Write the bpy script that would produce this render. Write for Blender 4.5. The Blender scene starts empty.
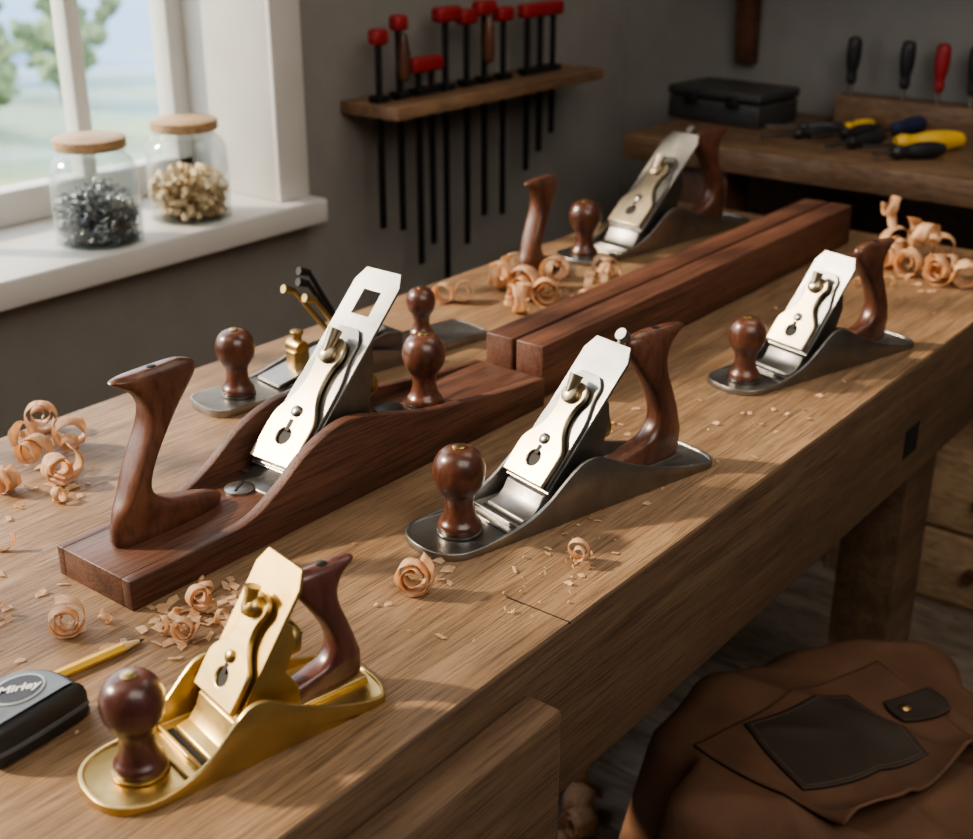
import bpy, bmesh, math, random
from mathutils import Vector, Matrix, Euler, noise
random.seed(7)
BZ=.86
P=math.atan(542.5/1275); T=math.radians(38.08)

# ---------------------------------------------------------------- materials
def nt(name):
    m=bpy.data.materials.new(name); m.use_nodes=True
    n=m.node_tree; b=n.nodes['Principled BSDF']; return m,n,b
def ramp(n,stops):
    r=n.nodes.new('ShaderNodeValToRGB'); e=r.color_ramp.elements
    while len(e)<len(stops): e.new(.5)
    for i,(p,c) in enumerate(stops):
        e[i].position=p; e[i].color=(c[0],c[1],c[2],1)
    return r
def coords(n,scale):
    tc=n.nodes.new('ShaderNodeTexCoord'); oi=n.nodes.new('ShaderNodeObjectInfo')
    ad=n.nodes.new('ShaderNodeVectorMath'); ad.operation='MULTIPLY_ADD'
    n.links.new(oi.outputs['Random'],ad.inputs[0]); ad.inputs[1].default_value=(3.1,5.7,7.3)
    n.links.new(tc.outputs['Object'],ad.inputs[2])
    mp=n.nodes.new('ShaderNodeMapping'); mp.inputs['Scale'].default_value=scale
    n.links.new(ad.outputs[0],mp.inputs['Vector']); return mp
def wood(name,dark,mid,light,scale=(2,22,22),rough=.45,bump=.12,coat=0.0,pore=.35):
    m,n,b=nt(name); mp=coords(n,scale)
    a=n.nodes.new('ShaderNodeTexNoise'); a.inputs['Scale'].default_value=1.6; a.inputs['Detail'].default_value=7; a.inputs['Roughness'].default_value=.62; a.inputs['Distortion'].default_value=.7
    n.links.new(mp.outputs[0],a.inputs['Vector'])
    r=ramp(n,[(.3,dark),(.5,mid),(.72,light)]); n.links.new(a.outputs['Fac'],r.inputs[0])
    mp2=coords(n,(scale[0]*4,scale[1]*7,scale[2]*7))
    c=n.nodes.new('ShaderNodeTexNoise'); c.inputs['Scale'].default_value=2.2; c.inputs['Detail'].default_value=3
    n.links.new(mp2.outputs[0],c.inputs['Vector'])
    r2=ramp(n,[(.36,(1-pore,)*3),(.52,(1,1,1))]); n.links.new(c.outputs['Fac'],r2.inputs[0])
    mx=n.nodes.new('ShaderNodeMix'); mx.data_type='RGBA'; mx.blend_type='MULTIPLY'; mx.inputs[0].default_value=1
    n.links.new(r.outputs[0],mx.inputs[6]); n.links.new(r2.outputs[0],mx.inputs[7])
    mp3=coords(n,(3,5,5)); d=n.nodes.new('ShaderNodeTexNoise'); d.inputs['Scale'].default_value=1.3; d.inputs['Detail'].default_value=8; d.inputs['Roughness'].default_value=.7
    n.links.new(mp3.outputs[0],d.inputs['Vector']); r3=ramp(n,[(.35,(.76,.745,.73)),(.62,(1.0,1.0,1.0))]); n.links.new(d.outputs['Fac'],r3.inputs[0])
    mx2=n.nodes.new('ShaderNodeMix'); mx2.data_type='RGBA'; mx2.blend_type='MULTIPLY'; mx2.inputs[0].default_value=1
    n.links.new(mx.outputs[2],mx2.inputs[6]); n.links.new(r3.outputs[0],mx2.inputs[7])
    n.links.new(mx2.outputs[2],b.inputs['Base Color'])
    mr=n.nodes.new('ShaderNodeMapRange'); mr.inputs[1].default_value=.3; mr.inputs[2].default_value=.7; mr.inputs[3].default_value=rough+.10; mr.inputs[4].default_value=rough-.05
    n.links.new(d.outputs['Fac'],mr.inputs[0]); n.links.new(mr.outputs[0],b.inputs['Roughness'])
    b.inputs['Coat Weight'].default_value=coat; b.inputs['Coat Roughness'].default_value=.25
    bp=n.nodes.new('ShaderNodeBump'); bp.inputs['Strength'].default_value=bump; bp.inputs['Distance'].default_value=.002
    n.links.new(r2.outputs[0],bp.inputs['Height']); n.links.new(bp.outputs[0],b.inputs['Normal'])
    return m
def metal(name,col,rough=.3,scale=(6,60,60),bump=.05,var=.12,dirt=.8):
    m,n,b=nt(name); mp=coords(n,scale)
    a=n.nodes.new('ShaderNodeTexNoise'); a.inputs['Scale'].default_value=4; a.inputs['Detail'].default_value=6
    n.links.new(mp.outputs[0],a.inputs['Vector'])
    mr=n.nodes.new('ShaderNodeMapRange'); mr.inputs[3].default_value=rough-var; mr.inputs[4].default_value=rough+var
    n.links.new(a.outputs['Fac'],mr.inputs[0]); n.links.new(mr.outputs[0],b.inputs['Roughness'])
    mp2=coords(n,(25,25,25)); c=n.nodes.new('ShaderNodeTexNoise'); c.inputs['Scale'].default_value=1.5; c.inputs['Detail'].default_value=5
    n.links.new(mp2.outputs[0],c.inputs['Vector'])
    r=ramp(n,[(.3,[x*dirt for x in col]),(.6,col)]); n.links.new(c.outputs['Fac'],r.inputs[0]); n.links.new(r.outputs[0],b.inputs['Base Color'])
    b.inputs['Metallic'].default_value=1
    bp=n.nodes.new('ShaderNodeBump'); bp.inputs['Strength'].default_value=bump; bp.inputs['Distance'].default_value=.001
    n.links.new(a.outputs['Fac'],bp.inputs['Height']); n.links.new(bp.outputs[0],b.inputs['Normal'])
    return m
def plain(name,col,rough=.5,met=0,bump=0,nscale=30,var=.85,bscale=None):
    m,n,b=nt(name); mp=coords(n,(1,1,1))
    a=n.nodes.new('ShaderNodeTexNoise'); a.inputs['Scale'].default_value=nscale; a.inputs['Detail'].default_value=5
    n.links.new(mp.outputs[0],a.inputs['Vector'])
    r=ramp(n,[(.35,[x*var for x in col]),(.65,col)]); n.links.new(a.outputs['Fac'],r.inputs[0]); n.links.new(r.outputs[0],b.inputs['Base Color'])
    b.inputs['Roughness'].default_value=rough; b.inputs['Metallic'].default_value=met
    if bump:
        h=a
        if bscale:
            h=n.nodes.new('ShaderNodeTexNoise'); h.inputs['Scale'].default_value=bscale; h.inputs['Detail'].default_value=3; n.links.new(mp.outputs[0],h.inputs['Vector'])
        bp=n.nodes.new('ShaderNodeBump'); bp.inputs['Strength'].default_value=bump; bp.inputs['Distance'].default_value=.002
        n.links.new(h.outputs['Fac'],bp.inputs['Height']); n.links.new(bp.outputs[0],b.inputs['Normal'])
    return m
M={}
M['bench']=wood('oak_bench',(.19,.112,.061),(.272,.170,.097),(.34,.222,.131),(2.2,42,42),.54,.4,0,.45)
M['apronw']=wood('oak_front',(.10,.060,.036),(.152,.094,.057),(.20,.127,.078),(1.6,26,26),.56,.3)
M['maho']=wood('mahogany',(.060,.025,.015),(.120,.051,.031),(.178,.081,.05),(1.6,26,26),.48,.2,.03,.45)
M['tote']=wood('rosewood',(.055,.021,.013),(.125,.050,.030),(.19,.083,.051),(16,16,4),.33,.05,.25,.3)
M['knob']=wood('rosewood_knob',(.05,.018,.011),(.11,.042,.026),(.165,.068,.042),(14,14,4),.29,.04,.3,.3)
M['cherry']=wood('cherry_tote',(.055,.020,.017),(.105,.038,.031),(.15,.058,.047),(14,14,3),.30,.04,.3,.2)
M['steel']=metal('cast_steel',(.36,.35,.335),.38)
M['bright']=metal('bright_steel',(.38,.375,.365),.40,(60,4,4))
M['breaker']=metal('breaker_steel',(.25,.245,.235),.34,(60,4,4))
M['nickel']=metal('warm_nickel',(.45,.385,.285),.36,(60,4,4),.03,.08,.85)
M['frog']=metal('frog_iron',(.24,.235,.23),.42)
M['brass']=metal('brass',(.67,.495,.225),.38,(5,40,40),.05,.08,.82)
M['brassi']=metal('brass_iron',(.60,.44,.19),.41,(5,40,40),.04,.08,.85)
M['brassd']=metal('brass_aged',(.50,.37,.17),.34)
M['darkm']=plain('blackened_iron',(.03,.03,.032),.45,.6)
M['dark']=plain('dark_slot',(.008,.008,.008),.7)
M['wall']=plain('grey_plaster',(.23,.218,.205),.9,0,.15,18,.93)
M['wallE']=plain('grey_plaster_far',(.215,.209,.203),.9,0,.15,18,.93)
M['ceil']=plain('ceiling_paint',(.5,.48,.45),.9)
M['white']=plain('white_paint',(.60,.59,.57),.5,0,.05,14,.95)
M['red']=plain('red_plastic',(.28,.018,.022),.5)
M['shelf']=wood('shelf_wood',(.12,.07,.038),(.20,.12,.07),(.27,.17,.10),(12,2,12),.5,.15)
M['shelfx']=wood('rack_wood',(.15,.085,.05),(.24,.143,.085),(.31,.195,.12),(2,14,14),.5,.15)
M['lightw']=wood('pale_cabinet_wood',(.34,.23,.14),(.47,.325,.20),(.56,.395,.25),(12,2,12),.5,.15)
M['lid']=wood('lid_wood',(.36,.23,.12),(.48,.32,.18),(.57,.40,.24),(3,14,14),.5,.1)
M['cream']=plain('cream_shavings',(.80,.63,.42),.6,0,0,40,.8)
M['floor']=wood('floor_boards',(.21,.165,.13),(.29,.235,.19),(.36,.30,.25),(10,1.2,10),.55,.3)
M['yellow']=plain('yellow_paint',(.68,.42,.05),.45)
M['blue']=plain('navy_plastic',(.02,.03,.08),.45)
M['blackp']=plain('black_plastic',(.022,.023,.025),.42,0,.05)
M['casep']=plain('grey_black_metal',(.04,.04,.041),.5,0,.05)
M['greyp']=plain('grey_panel',(.10,.115,.13),.4)
M['silver']=plain('silver_ring',(.42,.45,.48),.35)
M['white_ink']=plain('white_ink',(.75,.75,.75),.5)
M['leather']=plain('brown_leather',(.150,.075,.042),.78,0,.3,11,.66,140)
M['leatherd']=plain('dark_leather',(.045,.030,.023),.7,0,.2,30,.85,180)
M['thread']=plain('tan_thread',(.17,.11,.075),.7)
M['graph']=plain('graphite',(.02,.02,.02),.4)
M['conew']=plain('pencil_wood',(.66,.45,.26),.6)
M['screws']=metal('zinc_screws',(.34,.35,.37),.35)
m,n,b=nt('shaving_wood'); mp=coords(n,(30,30,6)); a=n.nodes.new('ShaderNodeTexNoise'); a.inputs['Scale'].default_value=5; n.links.new(mp.outputs[0],a.inputs['Vector'])
r=ramp(n,[(.3,(.70,.47,.30)),(.7,(.90,.69,.48))]); n.links.new(a.outputs['Fac'],r.inputs[0]); n.links.new(r.outputs[0],b.inputs['Base Color']); b.inputs['Roughness'].default_value=.5
tr=n.nodes.new('ShaderNodeBsdfTranslucent'); n.links.new(r.outputs[0],tr.inputs[0]); ms=n.nodes.new('ShaderNodeMixShader'); ms.inputs[0].default_value=.55
n.links.new(b.outputs[0],ms.inputs[1]); n.links.new(tr.outputs[0],ms.inputs[2]); n.links.new(ms.outputs[0],n.nodes['Material Output'].inputs[0]); M['shav']=m
m,n,b=nt('jar_glass'); n.nodes.remove(b); t1=n.nodes.new('ShaderNodeBsdfTransparent'); t1.inputs[0].default_value=(.95,.97,.965,1); g=n.nodes.new('ShaderNodeBsdfGlossy'); g.inputs['Roughness'].default_value=.08; df=n.nodes.new('ShaderNodeBsdfTranslucent'); df.inputs[0].default_value=(.8,.85,.85,1)
lw=n.nodes.new('ShaderNodeLayerWeight'); lw.inputs[0].default_value=.35; mm=n.nodes.new('ShaderNodeMath'); mm.operation='MULTIPLY'; mm.inputs[1].default_value=.42; ms0=n.nodes.new('ShaderNodeMixShader'); ms0.inputs[0].default_value=.5; ms=n.nodes.new('ShaderNodeMixShader')
n.links.new(g.outputs[0],ms0.inputs[1]); n.links.new(df.outputs[0],ms0.inputs[2])
n.links.new(lw.outputs['Facing'],mm.inputs[0]); n.links.new(mm.outputs[0],ms.inputs[0]); n.links.new(t1.outputs[0],ms.inputs[1]); n.links.new(ms0.outputs[0],ms.inputs[2]); n.links.new(ms.outputs[0],n.nodes['Material Output'].inputs[0]); M['glass']=m
m,n,b=nt('window_glass'); n.nodes.remove(b); t1=n.nodes.new('ShaderNodeBsdfTransparent'); g=n.nodes.new('ShaderNodeBsdfGlossy'); g.inputs['Roughness'].default_value=.02; ms=n.nodes.new('ShaderNodeMixShader'); ms.inputs[0].default_value=.04
n.links.new(t1.outputs[0],ms.inputs[1]); n.links.new(g.outputs[0],ms.inputs[2]); n.links.new(ms.outputs[0],n.nodes['Material Output'].inputs[0]); M['pane']=m

# ---------------------------------------------------------------- geometry helpers
C=bpy.context.scene.collection
def mk(name,geoms,mat,parent=None,loc=None,rotz=0,bevel=0,seg=2,ang=35,smooth=True,mtx=None):
    if isinstance(geoms,tuple): geoms=[geoms]
    V=[];F=[]
    for v,f in geoms:
        o=len(V); V+= [tuple(x) for x in v]; F+=[[i+o for i in q] for q in f]
    me=bpy.data.meshes.new(name); me.from_pydata(V,[],F)
    bm=bmesh.new(); bm.from_mesh(me)
    bmesh.ops.recalc_face_normals(bm,faces=bm.faces)
    if bevel:
        es=[e for e in bm.edges if len(e.link_faces)==2 and e.calc_face_angle(0)>math.radians(ang)]
        bmesh.ops.bevel(bm,geom=es,offset=bevel,segments=seg,profile=.5,affect='EDGES',clamp_overlap=True)
    bm.to_mesh(me); bm.free()
    if smooth:
        me.shade_smooth(); me.set_sharp_from_angle(angle=math.radians(48))
    me.materials.append(M[mat] if isinstance(mat,str) else mat)
    ob=bpy.data.objects.new(name,me); C.objects.link(ob)
    if parent: ob.parent=parent
    if mtx is not None: ob.matrix_basis=mtx
    else:
        if loc: ob.location=loc
        ob.rotation_euler=(0,0,rotz)
    return ob
def empty(name,loc,rotz=0,label=None,cat=None,group=None):
    e=bpy.data.objects.new(name,None); e.empty_display_size=.02; C.objects.link(e); e.location=loc; e.rotation_euler=(0,0,rotz)
    if label: tag(e,label,cat,group)
    return e
def tag(o,label,cat,group=None,kind=None):
    o['label']=label; o['category']=cat
    if group:o['group']=group
    if kind:o['kind']=kind
    return o
def struct(o): o['kind']='structure'; return o
def bx(x0,x1,y0,y1,z0,z1):
    v=[(x,y,z) for x in (x0,x1) for y in (y0,y1) for z in (z0,z1)]
    return v,[(0,1,3,2),(4,6,7,5),(0,4,5,1),(2,3,7,6),(0,2,6,4),(1,5,7,3)]
def cat(pts,n=6):
    out=[]
    L=len(pts)
    for i in range(L-1):
        p0=pts[max(i-1,0)];p1=pts[i];p2=pts[i+1];p3=pts[min(i+2,L-1)]
        for k in range(n):
            t=k/n
            out.append(tuple(.5*((2*b)+(-a+c)*t+(2*a-5*b+4*c-d)*t*t+(-a+3*b-3*c+d)*t**3) for a,b,c,d in zip(p0,p1,p2,p3)))
    out.append(tuple(pts[-1])); return out
def lathe(prof,seg=36,c=(0,0,0)):
    v=[];f=[]
    for r,z in prof:
        for k in range(seg):
            t=2*math.pi*k/seg; v.append((c[0]+r*math.cos(t),c[1]+r*math.sin(t),c[2]+z))
    for i in range(len(prof)-1):
        for k in range(seg):
            f.append((i*seg+k,i*seg+(k+1)%seg,(i+1)*seg+(k+1)%seg,(i+1)*seg+k))
    f.append(tuple(range(seg))[::-1]); f.append(tuple((len(prof)-1)*seg+k for k in range(seg)))
    return v,f
def tube(p0,p1,r,seg=16,r1=None):
    p0=Vector(p0);p1=Vector(p1);d=(p1-p0); q=d.to_track_quat('Z','Y'); r1=r if r1 is None else r1
    v=[];f=[]
    for rr,p in ((r,p0),(r1,p1)):
        for k in range(seg):
            t=2*math.pi*k/seg; v.append(tuple(p+q@Vector((rr*math.cos(t),rr*math.sin(t),0))))
    for k in range(seg): f.append((k,(k+1)%seg,seg+(k+1)%seg,seg+k))
    f.append(tuple(range(seg))[::-1]); f.append(tuple(range(seg,2*seg)))
    return v,f
def exxz(outl,y0,y1):
    n=len(outl); v=[(x,y0,z) for x,z in outl]+[(x,y1,z) for x,z in outl]
    f=[tuple(range(n)),tuple(range(2*n-1,n-1,-1))]+[(i,i+n,(i+1)%n+n,(i+1)%n) for i in range(n)]
    return v,f
def plate(name,loops,th,mat,parent,mtx,bev=.0005):
    cu=bpy.data.curves.new(name,'CURVE'); cu.dimensions='2D'; cu.fill_mode='BOTH'; cu.extrude=th/2-bev; cu.bevel_depth=bev; cu.bevel_resolution=2; cu.offset=-bev
    for lp in loops:
        s=cu.splines.new('POLY'); s.points.add(len(lp)-1); s.use_cyclic_u=True
        for i,(x,y) in enumerate(lp): s.points[i].co=(x,y,0,1)
    t=bpy.data.objects.new('tmp',cu); C.objects.link(t); bpy.context.view_layer.update()
    me=bpy.data.meshes.new_from_object(t.evaluated_get(bpy.context.evaluated_depsgraph_get()))
    bpy.data.objects.remove(t); bpy.data.curves.remove(cu)
    me.name=name; me.materials.clear(); me.materials.append(M[mat]); me.shade_smooth(); me.set_sharp_from_angle(angle=math.radians(40))
    o=bpy.data.objects.new(name,me); C.objects.link(o); o.parent=parent; o.matrix_basis=mtx; return o
def circ(cx,cy,r,n=20,sx=1): return [(cx+sx*r*math.cos(2*math.pi*k/n),cy+r*math.sin(2*math.pi*k/n)) for k in range(n)]
def mirror(half): return [(u,v) for u,v in half]+[(-u,v) for u,v in half[::-1]]

# ---------------------------------------------------------------- plane parts
TOTE=[(-.058,.0,.050,.0,.022),(-.060,.004,.052,.005,.024),(-.059,.009,.052,.011,.024),(-.046,.015,.052,.016,.024),(-.024,.021,.052,.022,.025),(-.002,.028,.052,.030,.027),
(.009,.040,.049,.041,.028),(.0115,.054,.044,.056,.029),(.0055,.072,.037,.075,.029),(-.005,.090,.030,.095,.028),(-.016,.108,.028,.112,.027),(-.024,.122,.033,.126,.025),(-.026,.131,.041,.134,.022),(-.022,.138,.047,.1390,.018),(-.010,.1425,.043,.142,.010)]
SL=[0,0,0,0,.2,.6,1,1,1,1,.7,0,-.6,-.8,-.6]
def tote_geo(s=1,flip=1,thick=1,shear=0,slim=0):
    st=cat([(a+slim*q,b_,c-slim*q,d,e) for (a,b_,c,d,e),q in zip(TOTE,SL)],4); K=28; v=[];f=[]
    for x0,z0,x1,z1,w in st:
        cx=(x0+x1)/2;cz=(z0+z1)/2;hx=(x1-x0)/2;hz=(z1-z0)/2
        for k in range(K):
            t=2*math.pi*k/K; c=math.cos(t);q=math.sin(t)
            cc=math.copysign(abs(c)**.75,c);qq=math.copysign(abs(q)**.75,q)
            z=s*(cz+hz*cc); v.append((flip*s*(cx+hx*cc)+shear*z,s*thick*w/2*qq,z))
    n=len(st)
    for i in range(n-1):
        for k in range(K): f.append((i*K+k,i*K+(k+1)%K,(i+1)*K+(k+1)%K,(i+1)*K+k))
    f.append(tuple(range(K))[::-1]); f.append(tuple((n-1)*K+k for k in range(K)))
    return v,f
def add_tote(par,x,z,s,flip,mat,thick=1,screw='darkm',y=0,shear=0,slim=.003):
    o=mk('tote',tote_geo(s,flip,thick,shear,slim),mat,par,(x,y,z))
    mk('tote_screw',lathe([(.0045,0),(.0045,.0015),(.003,.0022)],16),screw,o,(flip*s*.012+shear*.14*s,0,s*.1412))
    return o
KN=[(.0215,0),(.0225,.004),(.0215,.008),(.0180,.013),(.0155,.021),(.0148,.030),(.0165,.038),(.0210,.045),(.0250,.053),(.0268,.063),(.0258,.073),(.0215,.082),(.0150,.0875),(.0075,.0895)]
def add_knob(par,x,y,z,s,mat,ring='breaker'):
    mk('knob_collar',lathe([(.0225*s,0),(.0240*s,.0010*s),(.0235*s,.0030*s),(.021*s,.0038*s)],40),ring,par,(x,y,z))
    o=mk('knob',lathe([(r*s,h*s) for r,h in cat(KN,4)],40),mat,par,(x,y,z+.0032*s))
    mk('knob_screw',lathe([(.0068*s,0),(.0068*s,.0012*s),(.005*s,.0022*s)],20),'brassd',o,(0,0,.0893*s))
    return o
def outline(L,W,t,a1,a2):
    h=W/2-t; up=[]
    for k in range(17):
        q=math.pi/2*k/16; up.append((t+(a1-t)*(1-math.cos(q)**.82),h*math.sin(q)**.82))
    N=34
    for k in range(1,N): up.append((a1+(L-a1-a2)*k/N,h))
    for k in range(13):
        q=math.pi/2*(1-k/12); up.append((L-a2+(a2-t)*math.cos(q)**.7,h*(abs(math.sin(q))**.7 if k<12 else 0)))
    return up+[(x,-y) for x,y in up[-2:0:-1]]
def interp(tab,s):
    tab=cat(tab,8)
    for i in range(len(tab)-1):
        if tab[i][0]<=s<=tab[i+1][0]:
            d=tab[i+1][0]-tab[i][0]; return tab[i][1]+(tab[i+1][1]-tab[i][1])*((s-tab[i][0])/d if d>1e-9 else 0)
    return tab[-1][1]
def body_geo(L,W,hs,th=.0036,fl=.006,a1=.042,a2=.022):
    o=outline(L,W,0,a1,a2); i_=outline(L,W,th,a1,a2); n=len(o)
    v=[(x,y,0) for x,y in o]
    v+=[(x,y,interp(hs,x/L)) for x,y in o]
    v+=[(p[0],p[1],interp(hs,o[k][0]/L)) for k,p in enumerate(i_)]
    v+=[(x,y,fl) for x,y in i_]
    f=[tuple(range(n))[::-1]]
    for l in range(3):
        for k in range(n): f.append((l*n+k,l*n+(k+1)%n,(l+1)*n+(k+1)%n,(l+1)*n+k))
    f.append(tuple(range(3*n,4*n)))
    return v,f
def blade_mtx(x,z,ang):
    c,s=math.cos(ang),math.sin(ang)
    return Matrix(((0,c,-s,x),(-1,0,0,0),(0,s,c,z),(0,0,0,1)))
def blade_set(par,x,z,ang,ln,hw,capv,capL,mats,slot=False,k=1.0,fd=.024,lateral=True,breaker=True):
    B=blade_mtx(x,z,ang)
    off=lambda n_: B@Matrix.Translation((0,0,n_))
    loops=[mirror([(hw,0),(hw,ln-.016*k),(hw*.76,ln)])]
    if slot: loops.append([(-hw*.38,ln-.056),(hw*.38,ln-.056),(hw*.38,ln-.026),(-hw*.38,ln-.026)])
    plate('plane_iron',loops,.0032,mats['iron'],par,off(0))
    bl=capL*1.14
    if breaker: plate('chip_breaker',[mirror(cat([(hw*.93,.002),(hw*.93,bl*.5),(hw*.88,bl*.64),(hw*.70,bl*.80),(hw*.66,bl*.92),(hw*.40,bl)],5))],.003,mats['breaker'],par,off(.0040))
    K=capL/.125; w=hw/.0285; dn=-.0025 if breaker else -.0060
    half=[(.0264,0),(.0268,.02),(.0268,.036),(.0255,.045),(.0215,.053),(.0162,.062),(.0122,.073),(.0110,.085),(.0120,.096),(.0145,.104),(.0150,.112),(.0118,.121),(.0045,.125)]
    half=[(u*w,v*K+capv) for u,v in cat(half,6)]
    key=circ(0,capv+.026*K,.0085*k,24)
    cap=plate('lever_cap',[mirror(half),key],.006 if breaker else .005,mats['cap'],par,off(.0125+dn),.0014)
    zt=.0030 if breaker else .0025
    mk('cap_screw',lathe([(.0060*k,0),(.0060*k,.002),(.0040*k,.0035)],20),mats['breaker'],cap,(0,capv+.050*K,zt))
    mk('keyhole',[lathe([(.0085*k,-.0026),(.0085*k,.0003)],20,(0,capv+.026*K,0)),bx(-.0028*k,.0028*k,capv+.031*K,capv+.042*K,0,zt+.0002)],'dark',cap)
    mk('cam_lever',[lathe([(.0090*k,0),(.0104*k,.003),(.0095*k,.007),(.005*k,.0095)],20,(0,capL*.86+capv,zt-.001)),tube((0,capL*.86+capv,zt+.005),(0,capL*1.03+capv,zt+.009),.0045*k,12,.0075*k)],mats['cap'],cap,(0,0,0))
    p=lambda v,n_: B@Vector((0,v,n_))
    if lateral: mk('lateral_lever',[tube(p(ln*.6,-.006),p(ln+.010*k,-.006),.0022*k,10),tube(p(ln+.011*k,-.010),p(ln+.011*k,-.001),.0068*k,18)],mats['bright'],par)
    c,s=math.cos(ang),math.sin(ang)
    def q(v,n_): w_=B@Vector((0,v,n_)); return (w_.x,w_.z)
    base=[(x-.030*k,z-fd),(x-.028*k,z-fd+.004),(x-.016*k,z-fd+.006),(x-.008*k,z-fd*.45),(x-.003,z-.002),q(.001,-.0022),q(ln*.66,-.0022),q(ln*.66,-.010)]
    t2=base[-1]
    base+=[(t2[0]+.002,t2[1]-.02*k),(t2[0]-.008,z+ln*s*.22),(t2[0]+.002,z+.006),(t2[0]+.004*k,z-fd)]
    mk('frog',exxz(base,-hw*.88,hw*.88),mats['frog'],par,bevel=.0012)
    wx=t2[0]+.012*k; wz=z+ln*s*.33
    mk('adjusting_wheel',[tube((wx-.004,0,wz),(wx+.005*k,0,wz),.0165*k,28),tube((wx+.005*k,0,wz),(wx+.010*k,0,wz),.009*k,20)],mats['wheel'],par,bevel=.001)
    mk('wheel_stud',tube((wx-.03,0,wz),(wx+.014*k,0,wz),.003*k,12),mats['breaker'],par)
    return B
SM=dict(iron='bright',breaker='breaker',cap='nickel',bright='bright',frog='frog',wheel='brassd')
BM=dict(iron='brassi',breaker='brassd',cap='brass',bright='brassd',frog='brassi',wheel='brassd')
HS=[(0,.0078),(.12,.0078),(.20,.011),(.28,.018),(.345,.030),(.40,.046),(.45,.059),(.495,.0625),(.54,.058),(.62,.043),(.72,.028),(.85,.014),(.94,.0085),(1,.0078)]
def metal_plane(toe,heel,W,label,mats,bodymat,totemat,knobmat,hk=1,kx=.052,ks=.97,tx=.298,ts=1.08,bxp=.138,bz=.031,bang=48.2,bl=.172,hw=.0330,capL=.115,tth=1.0,lateral=True,k=1.0,breaker=True,ring='breaker'):
    d=Vector(heel)-Vector(toe); L=d.length
    e=empty('hand_plane',(toe[0],toe[1],BZ),math.atan2(d.y,d.x),label,'hand plane')
    mk('plane_body',body_geo(L,W,[(a,max(.0075,b*hk)) for a,b in HS]),bodymat,e,bevel=.0007,ang=50)
    r=W/2-.006
    mk('sole_rib',[bx(bxp-.042*k,bxp-.038*k,-r,r,.005,.0100),bx(bxp-.055*k,bxp-.052*k,-r,r,.005,.0085)],bodymat,e,bevel=.0008)
    mk('mouth',bx(bxp-.037*k,bxp-.030*k,-r*.8,r*.8,.005,.0068),'dark',e)
    mk('tote_pad',bx(tx-.062*ts,tx+.050*ts,-.014,.014,.005,.010),bodymat,e,bevel=.0015)
    add_knob(e,kx,0,.006,ks,knobmat,ring)
    add_tote(e,tx,.009,ts,1,totemat,tth)
    blade_set(e,bxp,bz,math.radians(bang),bl,hw,.002,capL,mats,k=k,fd=bz-.006,lateral=lateral,breaker=breaker)
    return e
metal_plane((.812,.722),(1.180,.630),.090,'grey steel bench plane with dark rosewood knob and tote',SM,'steel','tote','knob')
metal_plane((.395,.668),(.630,.618),.084,'satin brass smoothing plane with cherry-red tote beside the pencil',BM,'brass','cherry','cherry',hk=.82,kx=.042,ks=.87,tx=.194,ts=.76,bxp=.108,bz=.033,bang=56.6,bl=.119,hw=.0300,capL=.088,tth=1.15,lateral=False,k=.85,breaker=False,ring='brassd')
metal_plane((1.368,.695),(1.698,.597),.086,'steel smoothing plane with brown wooden handles beside mahogany rails',SM,'steel','tote','knob',hk=.95,ks=.90,tx=.264,ts=1.0,bxp=.120,bz=.03,bang=52.5,bl=.143,capL=.100,kx=.042,k=.95,lateral=False)
metal_plane((1.725,1.178),(2.17,1.103),.098,'large steel jack plane with rosewood handles behind mahogany rails',SM,'steel','tote','knob',ks=1.02,kx=.04,tx=.350,ts=1.22,bxp=.143,bz=.036,bang=43.5,bl=.210,hw=.038,capL=.135,hk=1.1,k=1.15)

# ---------------------------------------------------------------- wooden jointer plane
J=empty('wooden_plane',(.574,.903,BZ),math.radians(-.6),'long mahogany wooden plane with steel iron and curved tote','hand plane')
Ctop=[(0,.030),(.275,.030),(.30,.018),(.325,.020),(.345,.040),(.40,.042),(.47,.041),(.54,.039),(.615,.036)]
mid=[(0,0)]+Ctop+[(.615,0)]
ck=cat([(0,.030),(.09,.030),(.140,.033),(.178,.050),(.215,.074),(.25,.088),(.285,.092),(.34,.079),(.40,.063),(.47,.052),(.54,.043),(.615,.036)],5)
ckp=[(0,0)]+ck+[(.615,0)]
mk('plane_body',[exxz(mid,-.044,.044),exxz(ckp,-.056,-.043),exxz(ckp,.043,.054)],'maho',J,bevel=.0012,ang=55)
add_tote(J,.087,.030,1.13,-1,'tote',1.08,y=.008,shear=.12,slim=.0072)
add_knob(J,.452,-.004,.041,.92,'knob','darkm')
blade_set(J,.222,.040,math.radians(44.5),.245,.0325,.004,.150,SM,slot=True,k=1.05,fd=.012,lateral=False)
mk('throat_plate',bx(.212,.228,-.041,.041,.029,.033),'steel',J,bevel=.001)
sb=mk('slotted_screw',lathe([(.0155,0),(.0155,.0028),(.0125,.0042)],28),'bright',J,(.184,.010,.0298))
mk('screw_slot',bx(-.012,.012,-.0014,.0014,0,.0007),'dark',sb,(0,0,.0041),.5)
mk('toe_button',lathe([(.017,0),(.017,.004),(.012,.006)],28),'darkm',J,(.410,.014,.042))

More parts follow.
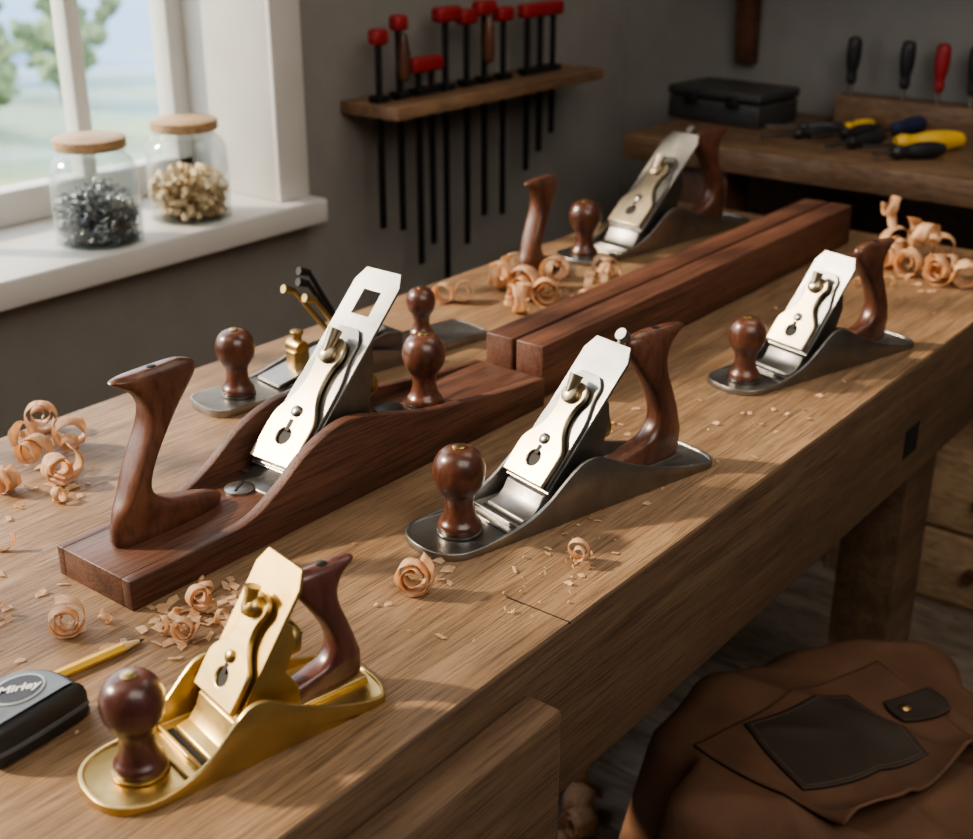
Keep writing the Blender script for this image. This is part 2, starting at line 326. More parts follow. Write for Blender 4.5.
# ---------------------------------------------------------------- low plane behind
d=Vector((1.355,1.085))-Vector((.912,1.158)); LL=d.length
E=empty('hand_plane',(.912,1.158,BZ),math.atan2(d.y,d.x),'low-angle steel plane with two round knobs and brass fittings','hand plane')
mk('plane_body',body_geo(LL,.078,[(0,.0100),(.2,.0100),(.3,.020),(.42,.034),(.55,.030),(.7,.015),(1,.0100)],.0025,.0095,.022,.012),'steel',E,bevel=.0005,ang=50)
add_knob(E,.056,0,.0095,.90,'knob'); add_knob(E,.362,.012,.0095,.76,'knob')
mk('iron_bed',exxz([(.11,.009),(.16,.009),(.30,.009),(.30,.04),(.27,.045)],-.024,.024),'frog',E,bevel=.0015)
mk('plane_iron',exxz([(.10,.012),(.27,.049),(.272,.052),(.10,.015)],-.023,.023),'bright',E)
mk('brass_bracket',[bx(.135,.158,-.010,.010,.018,.046),tube((.146,-.013,.050),(.146,.013,.050),.010,24)],'brassd',E,bevel=.0012)
mk('adjusting_wheel',[tube((.147,.0,.056),(.147,.0,.066),.006,24),tube((.147,0,.066),(.147,0,.071),.0085,24)],'brassd',E,bevel=.001)
for i,(a_,b_) in enumerate([((.22,-.012,.04),(.172,-.008,.108)),((.225,.0,.04),(.176,.010,.124)),((.232,.010,.04),(.186,.022,.134)),((.215,.014,.04),(.160,.020,.116))]):
    mk('adjusting_lever',[tube(a_,b_,.0042,12,.003),tube(b_,(b_[0]-.016,b_[1],b_[2]+.006),.0045,12,.0055)],'brassd' if i in (0,3) else 'darkm',E)
t=mk('plane_tote',tote_geo(1.12,-1,1,.05,.004),'tote',None,(1.648,1.178,BZ),.05); tag(t,'dark rosewood plane tote standing upright among pale shavings','handle')

# ---------------------------------------------------------------- mahogany rails
for i,(y0,y1) in enumerate([(.855,.8965),(.9025,.944)]):
    o=mk('mahogany_rail',bx(0,.93,0,y1-y0,0,.0695),'maho',None,(1.204,y0,BZ),bevel=.0015); tag(o,'long planed mahogany rail lying on the workbench','timber','pair of mahogany rails')

# ---------------------------------------------------------------- workbench
W_=empty('workbench',(0,0,0),0,'heavy oak workbench covered in shavings and hand planes','workbench')
mk('bench_top',bx(-.25,2.232,.583,1.283,BZ-.075,BZ),'bench',W_,bevel=.003)
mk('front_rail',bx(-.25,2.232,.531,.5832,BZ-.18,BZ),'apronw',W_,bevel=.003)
mk('front_lipping',bx(-.248,2.23,.5335,.584,BZ-.001,BZ+.0004),'bench',W_)
mk('back_rail',bx(-.2,2.2,1.22,1.27,BZ-.18,BZ-.076),'apronw',W_,bevel=.003)
for x in (.0,1.81):
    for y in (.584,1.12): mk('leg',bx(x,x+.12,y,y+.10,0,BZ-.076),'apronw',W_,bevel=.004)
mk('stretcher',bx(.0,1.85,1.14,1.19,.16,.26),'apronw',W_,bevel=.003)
mk('dog_hole',bx(1.604,1.652,.5302,.534,BZ-.137,BZ-.094),'dark',W_)
mk('joint_line',[bx(.797,.7985,.532,.602,BZ-.001,BZ+.0006)],'dark',W_)
V_=mk('vise_chop',bx(.10,.732,.493,.5305,BZ-.33,BZ-.036),'apronw',W_,bevel=.004)
mk('vise_screw',tube((.664,.47,BZ-.155),(.664,.4935,BZ-.155),.026,28),'darkm',V_,bevel=.003)

# ---------------------------------------------------------------- shavings
def curl(r0,r1,turns,w,drift=0,wob=.1,seed=0):
    rnd=random.Random(seed); N=int(turns*24); v=[];f=[]; ph=rnd.random()*6; ph2=rnd.random()*6
    for i in range(N+1):
        s=i/N; th=s*turns*2*math.pi; r=r0+(r1-r0)*s**.8
        r*=1+wob*math.sin(th*.5+ph)+wob*.5*math.sin(th*1.7+ph2)
        ww=w*(1-.45*max(0,s-.7)/.3)*(1+.16*math.sin(th*2.3+ph)+.1*math.sin(th*5.1+ph2))
        for k in range(4):
            u=(k/3-.5)
            y=u*ww+drift*s
            rr=r*(1+.10*abs(u)*2*math.sin(th*1.3+ph))
            v.append((rr*math.cos(th),y,rr*math.sin(th)))
    for i in range(N):
        for k in range(3): f.append((i*4+k,i*4+k+1,i*4+k+5,i*4+k+4))
    return v,f
def put_curl(x,y,zb,geo,rot,name='wood_shaving',lab='curled pale wood shaving lying on the workbench',grp='curled wood shavings'):
    R=Euler(rot).to_matrix(); v=[R@Vector(p) for p in geo[0]]; mz=min(p.z for p in v)
    v=[(p.x,p.y,p.z-mz) for p in v]
    o=mk(name,(v,geo[1]),'shav',None,(x,y,zb+.0006)); md=o.modifiers.new('thickness','SOLIDIFY'); md.thickness=.0003
    tag(o,lab,'wood shaving',grp); return o
SH=[(.757,1.258,.022,0,2.4),(.715,1.232,.018,0,1.8),(.757,1.195,.022,0,2.2),(.700,1.175,.019,0,2.2),(.690,1.120,.022,0,2.6),(.645,1.150,.019,0,2.0),(.66,1.09,.010,0,1.4),(.57,1.041,.011,0,1),
(.515,.861,.018,0,3.0),(.572,.776,.013,0,2.4),(.612,.800,.015,0,2.4),(.63,.815,.010,0,1.2),(.585,.815,.009,0,1.0),(.565,.80,.008,0,.8),(.61,.775,.008,0,.9),(.55,.85,.008,0,1.0),(.493,.929,.008,0,1.5),(.753,.673,.0215,0,3.0),(.897,.588,.012,0,2.0),
(1.425,1.202,.020,0,2.0),(1.455,1.185,.018,0,1.8),(1.545,1.170,.027,0,2.0),(1.525,1.115,.028,0,2.2),(1.470,1.078,.025,0,2.0),(1.511,1.070,.027,0,2.4),(1.593,1.11,.028,0,2.4),(1.60,1.055,.026,0,2.0),(1.696,1.095,.024,0,1.8),(1.652,1.050,.022,0,1.8),(1.52,1.14,.023,.030,1.5),(1.56,1.08,.022,.028,1.5),(1.55,1.02,.015,0,1.6),
(2.10,.765,.029,0,2.0),(2.09,.730,.028,.03,1.8),(2.055,.738,.027,0,2.0),(2.012,.70,.027,0,2.2),(1.984,.644,.026,0,2.4),(2.037,.640,.026,0,2.0),(1.993,.600,.025,0,2.2),(2.08,.752,.025,.055,1.6),(2.13,.69,.029,0,2.0),(1.93,.70,.010,0,1.0),(1.90,.74,.009,0,1.0)]
for i,(x,y,r,z,tn) in enumerate(SH):
    rnd=random.Random(i*3+1)
    spiral=tn>=2.4
    if spiral:
        g_=curl(r,r*.28,tn,r*.85,r*rnd.uniform(-.35,.35),.07,i)
        rot=(rnd.uniform(-.25,.25),rnd.uniform(0,6),math.atan2(x,-y)+rnd.uniform(-.5,.5))
    else:
        g_=curl(r,r*rnd.uniform(.35,.6),tn+rnd.uniform(-.3,.2),r*rnd.uniform(.6,1.0),r*rnd.choice((-1,1))*rnd.uniform(.6,1.9),.15,i)
        rot=(rnd.uniform(-.45,.45),rnd.uniform(0,6),rnd.uniform(0,6.28))
    put_curl(x,y,BZ+z,g_,rot)
for i,(x,y) in enumerate([(1.454,.938),(1.40,.90),(1.36,.97),(1.50,.99),(1.33,.90)]):
    put_curl(x,y,0,curl(.032,.014,2,.04,.01,.1,50+i),(.2,i,i*1.3),'wood_shaving','curled pale wood shaving lying on the floor','shavings on the floor')
ch=[]
rnd=random.Random(5)
def chip(x,y,s):
    a=rnd.uniform(0,6.28); l=s*rnd.uniform(.7,1.8); w=s*rnd.uniform(.3,.8); h=rnd.uniform(.0004,.003)
    ca,sa=math.cos(a),math.sin(a); pts=[]
    for u,v_,z in [(-l,-w,0),(l*.8,-w*.8,.0003),(l,w,h),(-l*.7,w*.9,.0005+h*.4),(0,w*1.3,h*1.4)]:
        pts.append((x+u*ca-v_*sa,y+u*sa+v_*ca,BZ+.0012+z))
    return pts,[(0,1,2,4,3)]
for cx,cy,sx,sy,n_,s in [(.50,.93,.06,.05,22,.0045),(.60,.80,.06,.045,60,.0055),(.95,.62,.12,.04,16,.0034),(1.2,.72,.12,.06,18,.0035),(1.30,.60,.1,.04,8,.0035),(.76,.66,.06,.05,10,.004),(.72,.70,.2,.05,24,.002),(1.5,.62,.2,.05,10,.003),(1.55,1.05,.12,.05,24,.005),(2.0,.70,.14,.07,40,.005),(1.85,.75,.15,.05,12,.004),(.85,.58,.1,.03,36,.0011),(.66,1.1,.06,.06,16,.005),(1.05,.60,.2,.04,24,.0012)]:
    for k in range(n_):
        x=rnd.gauss(cx,sx*.6); y=rnd.gauss(cy,sy*.6)
        if y<.54 or (.565<x<1.2 and .84<y<.965): continue
        ch.append(chip(x,y,s))
o=mk('wood_chips',ch,'shav',None,None,0,smooth=False); tag(o,'scattered small pale wood chips and sawdust on the bench','wood chips',None,'stuff')

# ---------------------------------------------------------------- pencil & tape
pc=empty('pencil',(.549,.800,BZ+.0042),math.atan2(.0086,-.0634),'sharpened yellow pencil lying beside the tape measure','pencil')
mk('pencil_barrel',tube((.020,0,0),(.082,0,0),.0045,6),'yellow',pc,smooth=False)
mk('pencil_cone',tube((.005,0,-.0008),(.020,0,0),.0014,12,.0044),'conew',pc)
mk('pencil_lead',tube((0,0,-.001),(.0052,0,-.0008),.0003,10,.0016),'graph',pc)
tm=empty('tape_measure',(.413,.774,BZ),math.radians(4),'black tape measure with silver oval badge and yellow trim','tape measure')
def exz(outl,z0,z1):
    n=len(outl); return [(x,y,z0) for x,y in outl]+[(x,y,z1) for x,y in outl],[tuple(range(n))[::-1],tuple(range(n,2*n))]+[(i,(i+1)%n,(i+1)%n+n,i+n) for i in range(n)]
def dshape(g):
    pts=[(.034-g,-.031+g),(.0395-g,-.024),(.0405-g,-.004),(.034-g*.9,.016-g*.6),(.014,.031-g),(-.018,.031-g),(-.038+g*.7,.020-g*.5),(-.044+g,.0),(-.042+g,-.022),(-.034+g*.7,-.031+g)]
    n=len(pts); out=[]
    for i in range(n):
        p0,p1,p2,p3=pts[i-1],pts[i],pts[(i+1)%n],pts[(i+2)%n]
        for k in range(5):
            t=k/5; out.append(tuple(.5*((2*b)+(-a+c)*t+(2*a-5*b+4*c-d)*t*t+(-a+3*b-3*c+d)*t**3) for a,b,c,d in zip(p0,p1,p2,p3)))
    return out
def shell(secs):
    sv=[];sf=[];nn=50
    for g_,z_ in secs: sv+=[(x,y,z_) for x,y in dshape(g_)]
    for l in range(len(secs)-1):
        for k in range(nn): sf.append((l*nn+k,l*nn+(k+1)%nn,(l+1)*nn+(k+1)%nn,(l+1)*nn+k))
    return sv,sf+[tuple(range(nn))[::-1],tuple(range((len(secs)-1)*nn,len(secs)*nn))]
mk('tape_case',shell([(.0045,0),(.0015,.003),(.0,.008),(.0,.024),(.0015,.030),(.0040,.0335),(.0065,.0345)]),'blackp',tm)
mk('case_band',shell([(.0004,.0125),(-.0006,.0130),(-.0006,.0165),(.0004,.0170)]),'greyp',tm)
mk('case_panel',exz(dshape(.0075),.0338,.0354),'greyp',tm,bevel=.0006)
mk('badge_ring',exz(circ(.003,.001,.0175,40,1.25),.0350,.0364),'silver',tm,bevel=.0004)
mk('badge',exz(circ(.003,.001,.0153,40,1.27),.0362,.0368),'blackp',tm)
mk('yellow_trim',exz([(.0378,-.020),(.0412,-.020),(.0418,-.004),(.0385,.006),(.036,.005)],.006,.0265),'yellow',tm,bevel=.0012)
mk('grey_trim',[bx(.0355,.0408,-.0270,-.0210,.005,.0265)],'silver',tm,bevel=.0009)
mk('tape_hook',[bx(.041,.044,-.026,-.014,.0005,.008)],'bright',tm)
tc=bpy.data.curves.new('badge_lettering','FONT'); tc.body='Mirley'; tc.size=.0122; tc.align_x='CENTER'; tc.align_y='CENTER'; tc.extrude=.0002; tc.shear=.35; tc.offset=.0003
to=bpy.data.objects.new('badge_lettering',tc); C.objects.link(to); bpy.context.view_layer.update()
me=bpy.data.meshes.new_from_object(to.evaluated_get(bpy.context.evaluated_depsgraph_get())); bpy.data.objects.remove(to)
me.materials.clear(); me.materials.append(M['white_ink']); to=bpy.data.objects.new('badge_lettering',me); C.objects.link(to); to.parent=tm; to.location=(.003,.001,.0371); to.rotation_euler=(0,0,math.radians(-34))

# ---------------------------------------------------------------- room
WY=1.77; WX=2.82; x0=-1.6; y0=-1.9; H=2.7; ox0=-.7; ox1=1.64; oz0=BZ+.0; oz1=2.35; SZ=BZ+.038
struct(mk('wall_north',[bx(x0-.3,ox0,WY,WY+.3,0,H),bx(ox1,WX+.3,WY,WY+.3,0,H),bx(ox0,ox1,WY,WY+.3,0,oz0),bx(ox0,ox1,WY,WY+.3,oz1,H)],'wall'))
struct(mk('wall_east',bx(WX,WX+.3,y0-.3,WY,0,H),'wallE'))
struct(mk('wall_south',bx(x0-.3,WX,y0-.3,y0,0,H),'wall'))
struct(mk('wall_west',bx(x0-.3,x0,y0,WY,0,H),'wall'))
struct(mk('ceiling',bx(x0-.3,WX+.3,y0-.3,WY+.3,H,H+.1),'ceil'))
fl=[]
x=x0-.3
while x<WX+.3:
    fl.append(bx(x,x+.137,y0-.3,WY+.3,-.05,0)); x+=.14
struct(mk('floor',fl,'floor',bevel=.002))
WN=struct(empty('window_1',(0,0,0)))
gy0=2.0;gy1=2.05
fr=[bx(ox0,ox1-.02,gy0,gy1,SZ,SZ+.06),bx(ox0,ox1-.02,gy0,gy1,oz1-.06,oz1),bx(ox1-.056,ox1-.018,gy0,gy1,SZ,oz1),bx(ox0,ox0+.06,gy0,gy1,SZ,oz1)]
for mx in (1.385,1.0,.6,.2,-.2): fr.append(bx(mx-.015,mx+.015,gy0+.005,gy1-.005,SZ+.05,oz1-.05))
struct(mk('window_frame',fr,'white',WN,bevel=.003))
struct(mk('window_pane',bx(ox0+.05,ox1-.05,gy0+.022,gy0+.026,SZ+.055,oz1-.05),'pane',WN))
struct(mk('window_reveal',[bx(ox1-.02,ox1+.002,WY-.004,WY+.3,SZ,oz1),bx(ox1-.02,ox1+.055,WY-.012,WY,SZ,oz1+.05)],'white',WN,bevel=.002))
struct(mk('trim_1',bx(ox0-.1,1.70,1.715,2.06,SZ-.046,SZ),'white',bevel=.004))

# outside
def hill(x,y):
    return -9+2.0*noise.noise(Vector((x*.02,y*.02,0)))+max(0,(y-75))*.075*(1+.5*noise.noise(Vector((x*.015,3,0))))
v=[];f=[];NX=60;NY=60
for j in range(NY):
    for i in range(NX):
        X=-60+i*4.5; Y=4+j*3.2; v.append((X,Y,hill(X,Y)))
for j in range(NY-1):
    for i in range(NX-1): f.append((j*NX+i,j*NX+i+1,(j+1)*NX+i+1,(j+1)*NX+i))
m,n,b=nt('meadow_haze'); tc_=n.nodes.new('ShaderNodeTexCoord'); sp=n.nodes.new('ShaderNodeSeparateXYZ'); n.links.new(tc_.outputs['Object'],sp.inputs[0])
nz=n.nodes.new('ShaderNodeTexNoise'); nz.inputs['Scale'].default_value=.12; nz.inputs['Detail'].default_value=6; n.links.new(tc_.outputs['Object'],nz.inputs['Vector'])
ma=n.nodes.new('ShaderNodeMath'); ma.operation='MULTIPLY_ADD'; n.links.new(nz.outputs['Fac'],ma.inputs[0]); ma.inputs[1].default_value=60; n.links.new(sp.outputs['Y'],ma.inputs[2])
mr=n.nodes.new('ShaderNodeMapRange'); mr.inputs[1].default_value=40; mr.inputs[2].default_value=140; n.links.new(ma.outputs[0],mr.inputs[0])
r=ramp(n,[(0,(.15,.22,.10)),(.25,(.28,.33,.15)),(.42,(.20,.29,.26)),(.65,(.20,.31,.47))]); n.links.new(mr.outputs[0],r.inputs[0]); n.links.new(r.outputs[0],b.inputs['Base Color']); b.inputs['Roughness'].default_value=1; M['meadow_haze']=m  # grass colours turn blue with distance: aerial haze painted into the ramp
o=mk('hillside',(v,f),'meadow_haze'); tag(o,'hazy green valley and hills outside the window','landscape',None,'stuff')
M['leaf']=plain('tree_foliage',(.22,.30,.17),.9,0,0,1.2,.6); M['bark']=plain('tree_bark',(.2,.16,.12),.9)
for i,(X,Y,s) in enumerate([(22,46,2.0),(28,47,1.6),(25,53,2.0),(35,52,1.7),(30,61,2.3),(37,63,2.1),(43,62,2.2),(33,72,2.4),(46,80,2.6),(40,84,2.6)]):
    hz=hill(X,Y)+.02; e=empty('garden_tree',(X,Y,hz),0,'leafy green tree in the garden outside the window','tree','trees outside the window')
    mk('trunk',tube((0,0,0),(0,0,s),.2,10),'bark',e)
    bm=bmesh.new()
    for q in range(30):
        c_=Vector((random.uniform(-.8,.8)*s,random.uniform(-.8,.8)*s,s*1.4+random.uniform(-.7,.7)*s)); rr=s*random.uniform(.12,.32)
        g2=bmesh.ops.create_icosphere(bm,subdivisions=3,radius=rr,matrix=Matrix.Translation(c_))
        for vv in g2['verts']: vv.co+= (vv.co-c_)*.9*noise.noise(vv.co*2.6)
    me=bpy.data.meshes.new('foliage'); bm.to_mesh(me); bm.free(); me.materials.append(M['leaf']); o=bpy.data.objects.new('foliage',me); C.objects.link(o); o.parent=e

# ---------------------------------------------------------------- jars
def jar(x,y,label,clabel,kind):
    e=empty('storage_jar',(x,y,SZ),0,label,'jar','glass jars on the window sill')
    outer=cat([(.060,0),(.069,.004),(.0715,.012),(.0715,.11),(.069,.128),(.060,.142),(.054,.148),(.054,.158)],4)
    inner=[(max(r-.003,.001),max(z,.005)) for r,z in outer][::-1]
    mk('jar_glass',lathe(outer+inner,48),'glass',e)
    mk('jar_lid',lathe([(.056,0),(.0585,.002),(.0585,.016),(.056,.018)],48),'lid',e,(0,0,.156))
    rnd=random.Random(len(label)); gs=[]
    if kind=='screws':
        for i in range(1000):
            a=rnd.uniform(0,6.28); r=.064*math.sqrt(rnd.random()); z=rnd.uniform(.010,.086+.01*math.sin(a*2))
            d=Vector((rnd.gauss(0,1),rnd.gauss(0,1),rnd.gauss(0,.7))).normalized()*.006; c=Vector((r*math.cos(a),r*math.sin(a),z))
            gs.append(tube(c-d,c+d*.7,.0016,6)); gs.append(tube(c+d*.7,c+d,.0032,6,.0036))
        o=mk('jar_screws',gs,'screws',None,(x,y,SZ),smooth=False); tag(o,clabel,'screws',None,'stuff')
    else:
        for i in range(460):
            a=rnd.uniform(0,6.28); r=.063*math.sqrt(rnd.random()); z=rnd.uniform(.013,.100-r*.4)
            cg=curl(.0075,.005,rnd.uniform(.5,1.1),.011,0,.1,i); R=Euler((rnd.uniform(0,6),rnd.uniform(0,6),0)).to_matrix(); c=Vector((r*math.cos(a),r*math.sin(a),z))
            gs.append(([tuple(R@Vector(p)+c) for p in cg[0]],cg[1]))
        o=mk('jar_shavings',gs,'cream',None,(x,y,SZ)); tag(o,clabel,'wood shavings',None,'stuff')
jar(1.243,1.795,'clear glass jar with wooden lid full of grey screws','heap of grey metal screws inside the glass jar','screws')
jar(1.446,1.805,'clear glass jar with wooden lid holding pale curled shavings','pale curled wood shavings inside the glass jar','sh')

# ---------------------------------------------------------------- clamp rack (slotted: clamps drop through the gap behind the front board)
RZ=BZ+.202
o=mk('clamp_rack',[bx(1.80,2.50,1.622,1.690,RZ-.024,RZ),bx(1.80,2.50,1.712,WY,RZ-.024,RZ),bx(1.80,1.82,1.690,1.712,RZ-.024,RZ),bx(2.48,2.50,1.690,1.712,RZ-.024,RZ)],'shelfx',None,bevel=.0015); tag(o,'narrow wooden shelf on the wall holding bar clamps','rack')
def rk(x,z): q=1.701/1.62; return x*q,.6-(.6-z)*q
CLS=[(1.750,.350,-.015,.018,0,[0]),(1.806,.370,-.03,.017,1,[0]),(1.878,.290,-.11,.046,0,[-.02,.02]),(1.944,.375,-.17,.036,0,[-.005]),(2.004,.366,-.10,.026,0,[0]),(2.060,.378,-.05,.030,1,[0]),(2.122,.362,-.06,.026,0,[0]),(2.250,.362,.02,.074,0,[-.048,0,.048])]
for i,(x,zt,zb,w,hd,bars) in enumerate(CLS):
    X,ZT=rk(x,zt); _,ZB=rk(x,zb)
    e=empty('bar_clamp',(X,1.701,BZ+ZB),0,'dark steel bar clamp with red head hanging from the rack','clamp','bar clamps on the wall rack')
    hgt=ZT-ZB
    for j,q_ in enumerate(bars): mk('clamp_bar',bx(q_-.006,q_+.006,-.004,.004,.035*j,hgt-.02),'darkm',e,bevel=.001)
    mk('clamp_jaw',bx(-w,w,-.015,.013,hgt-.030,hgt),'red',e,bevel=.008,seg=3)
    mk('stop_collar',bx(min(bars)-.014,max(bars)+.014,-.016,.016,RZ-BZ-ZB+.0005,RZ-BZ-ZB+.012),'darkm',e,bevel=.002)
    if hd: mk('clamp_handle',lathe(cat([(.006,0),(.012,.01),(.013,.05),(.009,.08),(.006,.09)],3),16),'tote',e,(0,-.012,hgt-.124))
# ---------------------------------------------------------------- side bench
BB=BZ+.097; FX=2.33
e=empty('side_bench',(0,0,0),0,'sturdy wooden side bench along the wall holding tools','workbench')
mk('bench_top',bx(FX,WX-.002,-.6,1.457,BB-.05,BB),'shelf',e,bevel=.003)
for y in (1.22,.1,-.5): mk('leg',bx(FX+.03,FX+.13,y,y+.12,0,BB-.051),'maho',e,bevel=.003)
mk('back_board',bx(WX-.03,WX-.003,-.6,1.4,.4,BB-.051),'apronw',e)
cb=empty('storage_chest',(0,0,0),0,'pale wooden drawer chest under the side bench','chest')
mk('chest_body',bx(2.50,2.78,-.3,.97,.0,.37),'lightw',cb,bevel=.003)
for y0_ in (-.28,.345):
    for z0_ in (.02,.19):
        dr=mk('drawer',bx(2.485,2.4995,y0_,y0_+.60,z0_,z0_+.16),'lightw',cb,bevel=.003); mk('knob',tube((2.465,y0_+.3,z0_+.08),(2.485,y0_+.3,z0_+.08),.014),'maho',dr)
e=empty('tool_case',(2.64,1.365,BB),math.radians(-6),'grey-black metal tool case with closed lid','case')
mk('case_body',bx(-.08,.08,-.12,.12,0,.050),'casep',e,bevel=.005); mk('case_lid',bx(-.082,.082,-.122,.122,.052,.074),'casep',e,bevel=.006)
for y_ in (-.055,.055): mk('latch',bx(-.087,-.082,y_-.015,y_+.015,.038,.064),'darkm',e,bevel=.001)
e=mk('tool_rack',bx(2.735,2.80,.2,1.165,BB,BB+.060),'shelf',None,bevel=.003); tag(e,'long wooden block rack holding upright screwdrivers','rack')
for y,c in ((1.14,'blackp'),(1.02,'blackp'),(.945,'red'),(.875,'blackp'),(.78,'blackp')):
    e=empty('screwdriver',(2.755,y,BB+.060),0,('red' if c=='red' else 'black')+'-handled screwdriver standing in the wooden rack','screwdriver','upright screwdrivers')
    mk('shaft',tube((0,0,0),(0,0,.05),.004),'steel',e); mk('handle',lathe(cat([(.007,0),(.011,.01),(.0100,.025),(.0145,.045),(.0155,.075),(.013,.095),(.005,.10)],3),20),c,e,(0,0,.024))
def loose(x,y,ang,hc,ln,kind,s=1.0):
    cn={'yellow':'yellow','blue':'navy','blackp':'black'}[hc]
    e=empty(kind,(x,y,BB),ang,cn+'-handled '+kind+' lying on the side bench',kind,'loose hand tools on the side bench')
    g=lathe(cat([(.009*s,0),(.0135*s,.012*s),(.011*s,.03*s),(.0155*s,.055*s),(.016*s,.09*s),(.011*s,.115*s)],3),20)
    g=([(p[2],p[0],p[1]+.0165*s) for p in g[0]],g[1]); mk('handle',g,hc,e)
    mk('blade',bx(-ln,.002,-.006,.006,.014,.019) if kind=='chisel' else tube((-ln,0,.0165*s),(.002,0,.0165*s),.004),'frog',e)
for a_ in [(2.57,1.17,-.9,'blackp',.07,'chisel',.8),(2.49,1.14,-.5,'blackp',.08,'screwdriver',.8),(2.63,1.09,-.3,'yellow',.05,'screwdriver',.75),(2.54,1.06,-.35,'blackp',.08,'chisel',.9),(2.46,1.01,-.3,'blackp',.07,'screwdriver',.9),(2.64,.99,-.2,'blue',.06,'screwdriver',1.1),(2.49,.925,-.70,'yellow',.07,'chisel',1.25),(2.41,.90,-.6,'blackp',.04,'screwdriver')]: loose(*a_)
e=empty('wall_shelf',(0,0,0),0,'dark wooden wall shelf on a bracket','shelf')
mk('shelf_board',bx(WX-.2,WX-.002,.5,1.5,BZ+.50,BZ+.525),'apronw',e,bevel=.002)
mk('shelf_bracket',exxz([(WX-.002,BZ+.20),(WX-.03,BZ+.20),(WX-.04,BZ+.26),(WX-.05,BZ+.36),(WX-.14,BZ+.499),(WX-.002,BZ+.499)],1.40,1.445),'maho',e,bevel=.002)

# ---------------------------------------------------------------- stool & leather apron
sc=(1.37,.455); sz=BZ-.445
e=empty('stool',(sc[0],sc[1],0),0,'low round wooden stool under the leather apron','stool')
mk('seat',lathe([(.15,0),(.158,.006),(.158,.026),(.15,.032)],40),'apronw',e,(0,0,sz-.044))
for a in (45,135,225,315):
    c,s=math.cos(math.radians(a)),math.sin(math.radians(a)); mk('leg',tube((.10*c,.10*s,sz-.044),(.13*c,.13*s,0),.018,16,.014),'maho',e)
def apz(x,y):
    dx,dy=(x-sc[0])/1.10,y-sc[1]; r=math.hypot(dx,dy); th=math.atan2(dy,dx)
    def rg(s_,o_,k_):
        q=abs(noise.noise(Vector((x*s_,y*s_*.45+x*s_*.4,o_))))*k_
        return max(0,1-q)**2*(1 if q<1 else 0)
    z=sz+.006+.012*noise.noise(Vector((x*5,y*5,2)))+.018*rg(3.6,3,3.4)+.007*rg(8,9,3.6)
    R=.200+.02*math.sin(3*th+1)+.008*math.sin(5*th)
    if r>R:
        q=r-R; fold=1+.18*math.sin(th*6+1)+.12*math.sin(th*11)
        z-= (q*q*22*fold if q<.035 else (.02695+(q-.035)*6.5)*fold)
    return z
v=[];f=[];NR=70;NT=220
for i in range(NR):
    for k in range(NT):
        th=2*math.pi*k/NT; Rm=.268+.010*math.sin(2*th+.6)+.010*math.sin(3*th+2)
        r=.002+Rm*(i/(NR-1)); rr=r if r<.19 else .19+(r-.19)*(1+.30*math.sin(th*7+1)+.20*math.sin(th*12+2))
        x=sc[0]+rr*math.cos(th)*1.10; y=sc[1]+rr*math.sin(th)
        xx=sc[0]+r*math.cos(th)*1.10; yy=sc[1]+r*math.sin(th); v.append((x,y,apz(xx,yy)))
for i in range(NR-1):
    for k in range(NT): f.append((i*NT+k,i*NT+(k+1)%NT,(i+1)*NT+(k+1)%NT,(i+1)*NT+k))
f.append(tuple(range(NT)))
A=empty('leather_apron',(0,0,0),0,'folded brown leather work apron with dark pocket draped on a stool','apron')
o=mk('apron_skirt',(v,f),'leather',A); md=o.modifiers.new('thickness','SOLIDIFY'); md.thickness=.004; md.offset=1
def lerp4(c,s,t_,rd=.06):
    a=2*s-1;b_=2*t_-1; s=(a*math.sqrt(1-rd*b_*b_)+1)/2; t_=(b_*math.sqrt(1-rd*a*a)+1)/2
    (ax,ay),(bx_,by_),(cx,cy),(dx,dy)=c
    return ((1-s)*(1-t_)*ax+s*(1-t_)*bx_+s*t_*cx+(1-s)*t_*dx,(1-s)*(1-t_)*ay+s*(1-t_)*by_+s*t_*cy+(1-s)*t_*dy)
def patch(corners,n_,off,rd=.06,lift=0):
    v=[];f=[]
    for j in range(n_+1):
        for i in range(n_+1):
            x,y=lerp4(corners,i/n_,j/n_,rd)
            ed=max(0,j/n_-.72)/.28
            v.append((x,y,apz(x,y)+off+lift*ed*ed*(1+.5*math.sin(i/n_*9))))
    for j in range(n_):
        for i in range(n_): a=j*(n_+1)+i; f.append((a,a+1,a+n_+2,a+n_+1))
    return v,f
def stitches(corners,off,n_,rd=.06,e=.04):
    g=[]
    for e0,e1 in (((e,e),(1-e,e)),((1-e,e),(1-e,1-e)),((1-e,1-e),(e,1-e)),((e,1-e),(e,e))):
        for k in range(n_):
            a,b_=k/n_,(k+.6)/n_
            p=[]
            for t_ in (a,b_):
                x,y=lerp4(corners,e0[0]+(e1[0]-e0[0])*t_,e0[1]+(e1[1]-e0[1])*t_,rd); p.append((x,y,apz(x,y)+off))
            g.append(tube(p[0],p[1],.0007,6))
    return g
bib=[(1.220,.630),(1.560,.510),(1.440,.305),(1.165,.390)]
o=mk('apron_bib',patch(bib,50,.006,.10,.022),'leather',A); md=o.modifiers.new('t','SOLIDIFY'); md.thickness=.004; md.offset=1
pk=[(1.298,.590),(1.448,.508),(1.368,.364),(1.212,.466)]
o=mk('pocket',patch(pk,36,.0115),'leatherd',A); md=o.modifiers.new('t','SOLIDIFY'); md.thickness=.003; md.offset=1
mk('stitching',stitches(pk,.0150,34),'thread',o)
pk=[(1.462,.468),(1.530,.422),(1.497,.380),(1.430,.425)]
o=mk('strap',patch(pk,16,.0125,.18),'leatherd',A); md=o.modifiers.new('t','SOLIDIFY'); md.thickness=.003; md.offset=1
mk('brass_button',lathe([(.008,0),(.008,.003),(.004,.005)],20),'brassd',A,(1.464,.434,apz(1.464,.434)+.016))

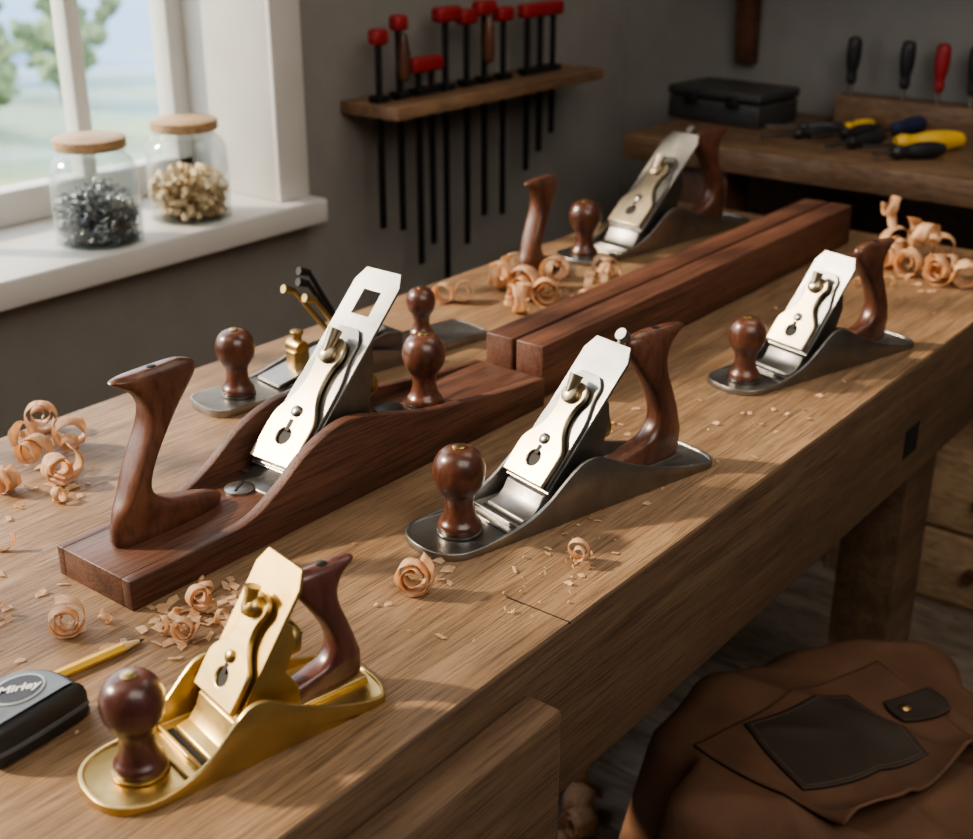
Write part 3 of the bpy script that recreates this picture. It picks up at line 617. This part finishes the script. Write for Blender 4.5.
# ---------------------------------------------------------------- light & camera
w=bpy.data.worlds.new('sky'); bpy.context.scene.world=w; w.use_nodes=True
bg=w.node_tree.nodes['Background']; bg.inputs[0].default_value=(.88,.93,1,1); bg.inputs[1].default_value=3.8
def light(kind,name,loc,energy,col,**k):
    l=bpy.data.lights.new(name,kind); l.energy=energy; l.color=col
    for a_,b_ in k.items(): setattr(l,a_,b_)
    o=bpy.data.objects.new(name,l); C.objects.link(o); o.location=loc; return o
s=light('SUN','sun',(0,5,5),8.0,(1,.82,.60),angle=math.radians(3)); s.rotation_euler=Vector((.62,-1,-.72)).to_track_quat('-Z','Y').to_euler()
p_=light('AREA','window_portal',(.47,2.08,1.63),1,(1,1,1),shape='RECTANGLE',size=2.3,size_y=1.45); p_.rotation_euler=Vector((0,-1,0)).to_track_quat('-Z','Z').to_euler(); p_.data.cycles.is_portal=True
c_=light('AREA','ceiling_fill',(.6,-.6,2.6),52,(1,.92,.82),shape='SQUARE',size=1.8); c_.rotation_euler=Vector((.60,.40,-1)).to_track_quat('-Z','Y').to_euler()  # added fill from the room side, no real fixture; lifts the bench front
c2=light('AREA','bench_sheen_fill',(.1,1.35,2.45),5,(1,.92,.78),shape='SQUARE',size=.9); c2.rotation_euler=Vector((.75,-.5,-1.5)).to_track_quat('-Z','Y').to_euler()  # unseen area light added to give the bench a bright sheen
c3=light('AREA','side_bench_fill',(1.9,.5,2.5),9,(1,.92,.82),shape='SQUARE',size=1.0); c3.rotation_euler=Vector((.35,.15,-1)).to_track_quat('-Z','Y').to_euler()  # extra fill added to brighten the dark far planes and back wall
cam=bpy.data.cameras.new('camera'); co=bpy.data.objects.new('camera',cam); C.objects.link(co); bpy.context.scene.camera=co
cam.sensor_width=36; cam.lens=1275/973*36; co.location=(0,0,BZ+.6); cam.clip_start=.02; cam.clip_end=500
co.rotation_euler=Vector((math.cos(P)*math.cos(T),math.cos(P)*math.sin(T),-math.sin(P))).to_track_quat('-Z','Y').to_euler()
cam.dof.use_dof=True; cam.dof.focus_distance=1.2; cam.dof.aperture_fstop=5.6
sc_=bpy.context.scene; sc_.view_settings.view_transform='AgX'; sc_.view_settings.look='AgX - Medium High Contrast'; sc_.view_settings.exposure=0
